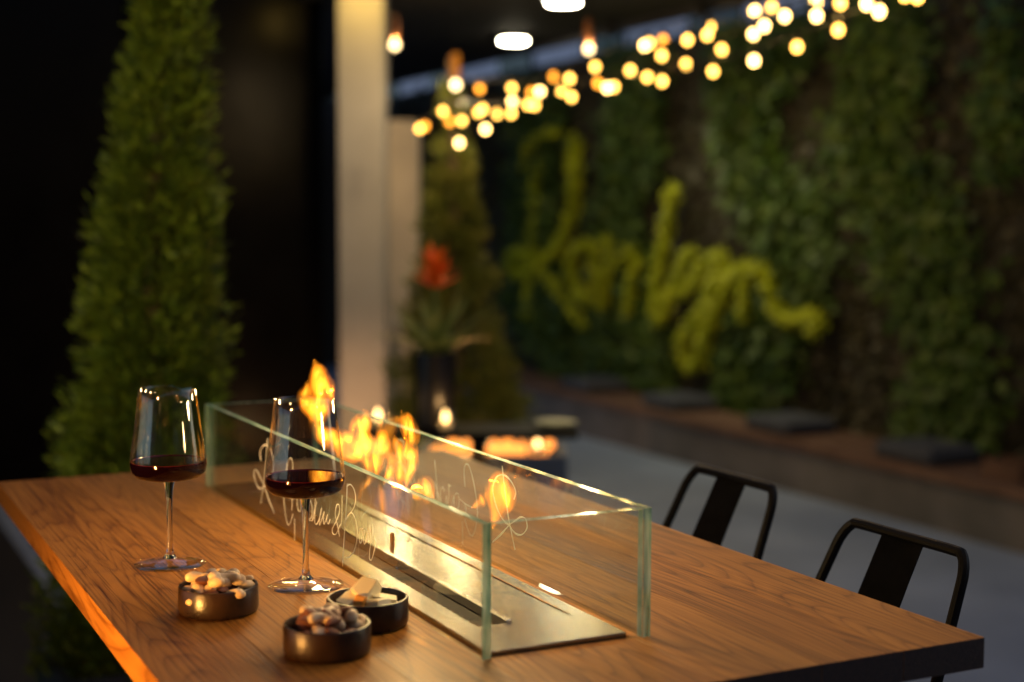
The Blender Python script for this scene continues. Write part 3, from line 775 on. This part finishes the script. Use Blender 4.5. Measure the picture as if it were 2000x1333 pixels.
A = [ # the leaning left flame
 [(613,702,1),(616,722,9),(624,745,17),(632,765,18),(630,785,15),(622,805,14),(615,825,10),(622,843,9),(640,862,8),(658,884,5),(668,905,1)],
 [(650,740,2),(646,765,7),(640,790,6),(628,815,5),(616,832,4)],
 [(600,745,2),(602,765,8),(596,780,10),(610,797,12),(618,815,8)],
 [(588,782,1),(605,787,6),(628,792,8),(648,800,4)],
 [(612,828,3),(632,846,7),(655,851,8),(678,856,8),(698,872,8),(712,890,8),(722,912,7),(724,930,2)],
 [(640,860,2),(660,868,9),(680,876,14),(694,884,11),(704,892,3)],
 [(708,800,1),(712,812,9),(712,826,12),(702,842,14),(708,858,15),(718,875,10),(724,895,3)],
 [(690,840,3),(708,852,10),(728,868,9),(736,882,2)],
 # middle column
 [(782,804,1),(786,820,10),(800,838,13),(812,850,9),(800,860,6),(790,856,2)],
 [(778,815,2),(766,830,10),(756,850,12),(745,870,12),(738,890,13),(731,910,11),(725,930,7),(715,946,3),(706,958,1)],
 [(790,850,2),(795,875,10),(803,895,11),(800,915,9),(796,935,7),(794,956,2)],
 [(770,850,2),(775,870,9),(782,890,10),(786,910,8),(780,930,7),(776,950,2)],
 [(748,820,2),(742,840,7),(748,858,10),(757,880,10),(762,900,8),(758,925,6),(750,945,2)],
 [(812,862,2),(812,880,6),(808,900,7),(803,922,4),(802,945,1)],
]
for i,s_ in enumerate(A): tongue(s_, (-.004,.006,.0,.01,-.008)[i%5], 'flame', .6, .012, i)
Bf = [[(716,935,2),(712,950,6),(704,962,4),(699,972,1)], [(740,945,2),(744,965,6),(748,985,6),(753,1000,4),(756,1014,1)],
      [(770,930,3),(776,955,8),(770,975,6),(764,985,1)], [(760,905,4),(772,915,14),(780,935,14),(778,955,6),(776,965,1)]]
for i,s_ in enumerate(Bf): tongue(s_, .004*i, 'flame_soft', .6, .008, 30+i)
Rt = [[(760,930,4),(764,955,20),(768,985,22),(768,1015,14),(768,1045,3)],[(790,935,3),(792,965,13),(790,1000,12),(786,1040,3)],[(720,920,3),(728,945,12),(735,975,12),(742,1005,3)],[(826,975,3),(830,1000,10),(836,1040,9),(840,1075,2)]]
for i,s_ in enumerate(Rt): tongue(s_, -.012, 'flame_base', .7, .006, 60+i)
D_ = [[(818,938,2),(822,948,14),(828,958,16),(838,968,9),(846,974,2)], [(815,946,2),(818,958,9),(812,968,6),(806,974,1)]]
for i,s_ in enumerate(D_): tongue(s_, .0, 'flame', .7, .006, 40+i)
E_ = [[(986,930,3),(980,945,18),(978,962,24),(974,980,20),(970,1000,12),(965,1018,6),(961,1032,1)], [(1003,938,2),(1002,955,6),(997,972,7),(990,990,4)], [(950,962,2),(945,975,7),(935,985,6),(922,992,1)]]
for i,s_ in enumerate(E_): tongue(s_, .0, 'flame', .55, .006, 50+i)
for y_,z_,e in ((.16,.20,1.3),(.38,.22,2.4),(.52,.24,3.0),(.70,.24,2.6)):
    lamp('flame_light', (.02,y_-.5,z_), e, (1,.64,.26), .022, fl)

# ------------------------------------------------------------------ wine glasses
def wine_glass(loc, label, seed):
    root = thing('wine_glass', label, 'wine glass', loc)
    k = 1.0
    outer = [(.0345,.2150),(.0362,.2000),(.0395,.1720),(.0432,.1480),(.0455,.1300),(.0458,.1220),(.0440,.1140),(.0385,.1085),(.0280,.1055),(.0150,.1035),(.0070,.1028)]
    def inset(t): return [(max(r-t,0.0004), z_) for r,z_ in outer]
    inn = [(max(r-.0009,.0),z_+(.0012 if z_ < .118 else 0)) for r,z_ in outer]
    m_ = MB().lathe([(0,.1028)] + [(r,z_) for r,z_ in outer[::-1]] + [(.0341,.2156)] + [q for q in inn if q[1] > .1275], 56)
    bo = m_.build('bowl', M['bowl_glass'], root, 60)
    MB().lathe([(0,.1030),(.0068,.1030),(.0068,.1026),(.0058,.0985),(.0046,.090),(.0038,.075),(.0034,.055),(.0033,.035),(.0037,.020),(.0052,.0125),(.0088,.0082),(0,.0078)][::-1], 48).build('stem', M['stem_glass'], root, 60)
    MB().lathe([(0,.0076),(.0092,.0076),(.0180,.0048),(.0320,.0026),(.0425,.0016),(.0430,.0009),(.0424,.0002),(0,.0002)][::-1], 56).build('foot', M['bowl_glass'], root, 60)
    lv = .1265
    wp = [(r-.0004, z_+.0004) for r,z_ in outer if z_ < lv-.001][::-1]
    wine = MB().lathe([(0,.1033)] + wp + [(.0447,lv),(.0430,lv)], 56).build('red_wine', M['wine'], root, 60)
    MB().lathe([(.0430,lv),(0,lv)], 56).build('wine_surface', M['wine_sheen'], wine)
    MB().lathe([(.0425,lv+.0002),(.0444,lv+.0002),(.0447,lv+.0010)], 56).build('meniscus', M['wine_top'], wine)
    return root
wine_glass((-.174,.519,T+.0004), 'red wine glass standing apart, farther from the glass guard', 1)
wine_glass((-.059,.347,T+.0004), 'red wine glass beside the etched script, close to the glass guard', 2)

# ------------------------------------------------------------------ snack bowls
def bowl(loc, label, R_=.0425, H_=.0295):
    o = thing('snack_bowl', label, 'bowl', loc, random.uniform(0,6))
    MB().lathe([(0,0),(R_-.005,0),(R_-.0015,.0015),(R_-.0002,.005),(R_,.010),(R_-.0003,H_-.0015),(R_-.0012,H_),(R_-.0030,H_),(R_-.0038,H_-.0015),(R_-.0045,.008),(R_-.012,.004),(0,.004)], 56).build('shell', M['glaze'], o, 50)
    return o
b1 = Vector((-.178,.282,T+.0004)); b2 = Vector((-.123,.090,T+.0004)); b3 = Vector((-.053,.165,T+.0004))
bowl(b1, 'dark glazed bowl of pale mixed nuts beside the farther wine glass')
bowl(b2, 'dark brown bowl heaped with almonds in front of the cheese bowl')
bowl(b3, 'dark bowl of cheese pieces next to the glass guard')
def nut_mesh(kind):
    m_ = MB()
    if kind == 'almond':
        prof = [(0,-.0115),(.0028,-.0105),(.0054,-.007),(.0064,-.002),(.0056,.004),(.0034,.009),(.0012,.0115),(0,.0122)]
        m_.lathe(prof, 14); m_.v = [(x, y_*.66, z_) for x,y_,z_ in m_.v]
        return m_.mesh('almond', [M['almond']], 80)
    if kind == 'cashew':
        pts = [(.009*math.cos(a)-.004, 0, .0105*math.sin(a)) for a in np.linspace(-1.75,1.75,11)]
        rad = [.0025,.0048,.0058,.0060,.0056,.0052,.0050,.0048,.0046,.0038,.0018]
        m_.tube(pts, rad, 10, flat=(0,1,0)); return m_.mesh('cashew', [M['cashew']], 80)
    if kind == 'hazelnut':
        m_.ellipsoid((0,0,0), (.0072,.0070,.0076), 14, 10); m_.v = [(x,y_,z_+(.0015 if z_ > .006 else 0)) for x,y_,z_ in m_.v]
        return m_.mesh('hazelnut', [M['hazel']], 80)
    if kind == 'peanut':
        m_.tube([(0,0,-.008),(0,0,-.0075),(0,0,-.004),(0,0,0),(0,0,.004),(0,0,.0072),(0,0,.008)], [.001,.003,.0048,.0050,.0047,.0028,.001], 10)
        return m_.mesh('peanut', [M['hazel']], 80)
NM = {k: nut_mesh(k) for k in ('almond','cashew','hazelnut','peanut')}
def heap(c, kinds, n, seed, words, grp, zb=.0235):
    r_ = random.Random(seed); placed = []
    for i in range(n):
        k = kinds[i % len(kinds)]
        for tr in range(60):
            f_ = i/n
            rad = .0325*math.sqrt(r_.random())*(1.0 if i < n*.6 else .72); a = r_.uniform(0,2*PI)
            x,y_ = rad*math.cos(a), rad*math.sin(a)
            z_ = zb + (0 if i < n*.6 else .0085) + .006*(1-(rad/.032)**2)
            if all((Vector((x,y_,z_))-q).length > (.0105 if tr < 40 else .008) for q in placed): break
        placed.append(Vector((x,y_,z_)))
        o = bpy.data.objects.new(k, NM[k]); C.objects.link(o); o.location = c + Vector((x,y_,z_))
        o.rotation_euler = (PI/2+r_.uniform(-.5,.5), r_.uniform(-.4,.4), r_.uniform(0,6.3)); o.scale = [r_.uniform(.92,1.15)]*3
        tag(o, words[k], k, grp+' '+k+'s')
heap(b1, ['hazelnut','cashew','almond','hazelnut','peanut','cashew'], 30, 4, {'hazelnut':'round pale nut in the bowl beside the farther wine glass','cashew':'curved cashew in the bowl beside the farther wine glass','almond':'brown almond in the bowl beside the farther wine glass','peanut':'pale peanut in the bowl beside the farther wine glass'}, 'pale bowl')
heap(b2, ['almond','almond','hazelnut','almond','cashew'], 30, 8, {'hazelnut':'round pale nut among almonds in the brown bowl','cashew':'curved cashew among almonds in the brown bowl','almond':'brown almond heaped in the bowl in front of the cheese','peanut':'peanut'}, 'almond bowl')
# cheese: rough broken wedges
def chunk(c, size, rot, seed, mt, label):
    r_ = random.Random(seed); m_ = MB(); sx,sy,sz = size
    m_.box((-sx,-sy,-sz), (sx,sy,sz), bev=min(size)*.28)
    m_.v = [(x*(1+r_.uniform(-.16,.16)), y_*(1+r_.uniform(-.16,.16)), z_*(1+r_.uniform(-.2,.2))) for x,y_,z_ in m_.v]
    o = m_.build('cheese_piece', M[mt], None, 25, b3+Vector(c)-Vector((0,0,.004))); o.rotation_euler = rot
    tag(o, label, 'cheese', 'cheese pieces in the dark bowl')
chunk((-.002,.000,.0400), (.0115,.010,.012), (.5,.55,.9), 1, 'cheese', 'upright white cheese chunk on top of the cheese bowl')
chunk((-.017,.002,.030), (.012,.010,.006), (.2,-.4,.2), 2, 'cheese', 'flat cream cheese slice leaning in the dark bowl')
chunk((-.013,-.012,.032), (.004,.005,.006), (.3,.2,.9), 3, 'rind', 'small orange cheese cube in the dark bowl')
chunk((.016,-.006,.029), (.013,.009,.005), (.1,.2,-.3), 4, 'cheese', 'flat cream cheese slice leaning in the dark bowl')
chunk((.006,-.016,.029), (.010,.009,.005), (-.2,.1,.5), 5, 'cheese', 'flat cream cheese slice leaning in the dark bowl')
chunk((.010,.016,.028), (.012,.009,.006), (.2,.1,1.1), 6, 'cheese', 'flat cream cheese slice leaning in the dark bowl')
chunk((-.012,.018,.027), (.011,.009,.005), (.1,-.1,.8), 7, 'cheese', 'flat cream cheese slice leaning in the dark bowl')
chunk((.0,.0,.020), (.022,.020,.006), (.0,.0,.3), 8, 'cheese', 'broad cheese slab lying at the bottom of the dark bowl')

# ------------------------------------------------------------------ bar stools
def stool(loc, label):
    s = thing('bar_stool', label, 'stool', loc, group='black metal bar stools')
    # local: back towards +x, seat centre at origin
    sh = .755; MB().box((-.17,-.165,sh-.03), (.15,.165,sh), bev=.012).build('seat', M['black_metal'], s, 40)
    top = T+.036; hb = [(x_,y_*.87,z_) for x_,y_,z_ in ((.070,.160,sh-.02),(.100,.157,sh+.06),(.148,.145,sh+.18),(.194,.130,top-.045),(.206,.124,top-.018),(.2135,.112,top-.003),(.215,.094,top))]
    path = hb + [(.215,0,top)] + [(x,-y_,z_) for x,y_,z_ in hb[::-1]]
    MB().tube(spline(path, 5), .0066, 10).build('back_hoop', M['black_metal'], s)
    m_ = MB(); rows = []
    for i in range(9):
        t = i/8; z_ = sh-.01+(top-.002-sh+.01)*t; x = .072+.140*t - .010*math.sin(PI*t); hw = .052-.016*math.sin(t*PI/2)
        for k in range(5):
            u = k/4*2-1; m_.v.append((x+.006*(1-u*u), u*hw, z_))
        for k in range(5):
            u = k/4*2-1; m_.v.append((x-.002+.006*(1-u*u), u*hw, z_))
    for i in range(8):
        a = i*10
        for k in range(4):
            m_.face([a+k,a+k+1,a+k+11,a+k+10]); m_.face([a+5+k+1,a+5+k,a+5+k+10,a+5+k+11])
        m_.face([a,a+10,a+15,a+5]); m_.face([a+4,a+9,a+19,a+14])
    m_.build('back_splat', M['black_matte'], s, 50)
    for ix in (-1,1):
        for iy in (-1,1):
            MB().tube([(ix*.125-.02,iy*.14,sh-.03),(ix*.19-.01,iy*.195,.0)], [.016,.013], 8).build('leg', M['black_metal'], s)
    for z_,e in ((.30,.172),(.30,.172)):
        pass
    for iy in (-1,1): MB().tube([(-.175,iy*.174,.28),(.16,iy*.174,.28)], .008, 8).build('footrest', M['black_metal'], s)
    for ix in (-1,1): MB().tube([(ix*.166-.01,-.174,.30),(ix*.166-.01,.174,.30)], .008, 8).build('footrest', M['black_metal'], s)
    return s
stool((.465,.555,0), 'black metal bar stool beside the middle of the glass guard')
stool((.415,.125,0), 'black metal bar stool nearest the table corner')

# ------------------------------------------------------------------ festoon lights
bm_a = MB().ellipsoid((0,0,-.045), (.0145,.0145,.017), 14, 10).mesh('bulb', [M['bulb']])
bm_b = MB().ellipsoid((0,0,-.045), (.0145,.0145,.017), 14, 10).mesh('bulb', [M['bulb_dim']])
M['bulb_hot'] = emit('festoon_bulb_bright', (1.0,.60,.18), 17)
bm_c = MB().ellipsoid((0,0,-.045), (.0145,.0145,.017), 14, 10).mesh('bulb', [M['bulb_hot']])
sock = MB().lathe([(0,.0),(.009,.0),(.011,-.006),(.011,-.024),(0,-.024)], 10).mesh('socket', [M['black_metal']])
strings = [
 [(899,280),(948,253),(998,222),(1045,207),(1112,190),(1198,170),(1293,159),(1387,141),(1473,119),(1557,92),(1641,59),(1718,23),(1792,-6)],
 [(818,252),(877,238),(902,237),(937,220),(972,223),(1033,205),(1098,178),(1188,172),(1264,151),(1337,126),(1405,98),(1470,67),(1535,33),(1594,4)],
 [(833,247),(864,218),(947,214),(998,200),(1055,180),(1110,155),(1168,163),(1232,138),(1290,109),(1347,79),(1380,69),(1490,51),(1590,32),(1634,8),(1689,9)],
 [(938,175),(997,173),(1037,181),(1082,151),(1162,131),(1256,90),(1268,85),(1296,80),(1385,53),(1478,23),(1507,15),(1560,-20)]]
dimset = {(877,238),(938,175),(1037,181),(1168,163),(833,247),(1082,151),(1296,80)}
names = ['lowest festoon string of warm bulbs crossing before the planted wall', 'festoon string of warm bulbs starting at the second conifer',
         'festoon string of warm bulbs running close under the topmost string', 'topmost festoon string of warm bulbs below the canopy edge']
for si,(pts, lab) in enumerate(zip(strings, names)):
    q0 = ray(pts[0], 7.25); sl = thing('string_light', lab, 'string lights', q0, group='festoon strings')
    P = []
    for px in pts:
        d = 7.25 - 3.0*(px[0]-800)/1000 + (.25 if si % 2 else -.15)*0.6
        p = ray(px, d); p.z += .045; loc = p - q0; P.append(loc)
        o = bpy.data.objects.new('bulb', bm_b if px in dimset else (bm_c if random.random() < .25 else bm_a)); C.objects.link(o); o.parent = sl; o.location = loc; o.rotation_euler = (random.uniform(-.2,.2), random.uniform(-.2,.2), 0)
        k_ = bpy.data.objects.new('socket', sock); C.objects.link(k_); k_.parent = o
    stp = (P[-1]-P[-4])/3; stp.z *= .6
    for k_ in range(5):
        loc = P[-1] + stp; P.append(loc)
        o = bpy.data.objects.new('bulb', bm_a); C.objects.link(o); o.parent = sl; o.location = loc
        b_ = bpy.data.objects.new('socket', sock); C.objects.link(b_); b_.parent = o
    for k_ in range(1, len(P), 3): lamp('festoon_light', P[k_]-Vector((0,0,.075)), 1.1, (1,.60,.18), .015, sl)
    path = [P[0] - (P[1]-P[0])*.5]
    for a,b in zip(P[:-1], P[1:]): path += [a, (a+b)/2-Vector((0,0,.02*(b-a).length))]
    path += [P[-1], P[-1]+(P[-1]-P[-2])*2]
    MB().tube(path, .003, 6).build('cable', M['black_metal'], sl)

# one more festoon string hangs over the table itself
oh = thing('string_light', 'festoon string of warm bulbs hanging over the fire table', 'string lights', (.1,.3,2.75), group='festoon strings')
P = [Vector((.80-.10*k, -1.4+.30*k, -.08*math.sin(PI*k/8))) for k in range(9)]
for k,loc in enumerate(P):
    o = bpy.data.objects.new('bulb', bm_a); C.objects.link(o); o.parent = oh; o.location = loc
    k_ = bpy.data.objects.new('socket', sock); C.objects.link(k_); k_.parent = o
    if k % 2 == 0: lamp('festoon_light', loc-Vector((0,0,.075)), 5.2, (1,.62,.26), .03, oh)
MB().tube([P[0]+Vector((.6,-1.4,.5))] + P + [P[-1]+Vector((-.5,1.2,.6))], .003, 6).build('cable', M['black_metal'], oh)

# ------------------------------------------------------------------ garden spotlight on a post, aimed at the conifer
ln = thing('garden_spotlight', 'black post spotlight aimed at the tall conifer', 'spotlight', (-2.2,.7,0))
MB().lathe([(0,0),(.10,0),(.10,.02),(.025,.05),(.02,2.0),(0,2.0)], 20).build('post', M['black_metal'], ln)
tgt = Vector((p1.x,p1.y,1.50)) - Vector((-2.2,.7,2.06)); qd = tgt.to_track_quat('-Z','Y')
hd = MB().lathe([(0,.08),(.045,.08),(.06,-.06),(.055,-.06),(.04,.05),(0,.05)], 24).build('head', M['black_metal'], ln, 35, (0,0,2.06)); hd.rotation_mode = 'QUATERNION'; hd.rotation_quaternion = qd
sp = lamp('spot_light', (0,0,2.06), 170, (1,.82,.42), .03, ln, 'SPOT', spot_size=math.radians(40), spot_blend=.6); sp.rotation_mode = 'QUATERNION'; sp.rotation_quaternion = qd
# roof added out of view to keep sky light off the left half
tr_ = thing('added_shade_roof', 'added unseen roof shading the left side from the sky', 'roof', (-4.3,2,3.4))
MB().box((-4,-5,0), (4.3,4.89,.18)).build('dark_slab', M['ceiling'], tr_, 0)
for k in range(5): MB().box((-4+k*2.0,-5,-.16), (-3.9+k*2.0,4.88,-.001)).build('beam', M['ceiling'], tr_, 0)

# ------------------------------------------------------------------ neighbouring fire bowl, off to the left, whose glow reaches the table edge
fbw = thing('fire_bowl', 'round black gas fire bowl on a pedestal beside the table', 'fire bowl', (-.80,.02,0))
MB().lathe([(0,0),(.15,0),(.15,.02),(.04,.06),(.04,.88),(.11,.93),(.15,1.0),(.142,1.0),(.10,.95),(0,.94)], 32).build('bowl', M['black_metal'], fbw)
for i in range(5):
    a = i*1.257; MB().lathe([(0,0),(.03,.03),(.035,.08),(.018,.15),(0,.20)], 12, (.08*math.cos(a),.08*math.sin(a),.945)).build('flame', M['ember'], fbw)
lamp('fire_light', (0,0,1.045), 120, (1,.47,.10), .05, fbw)
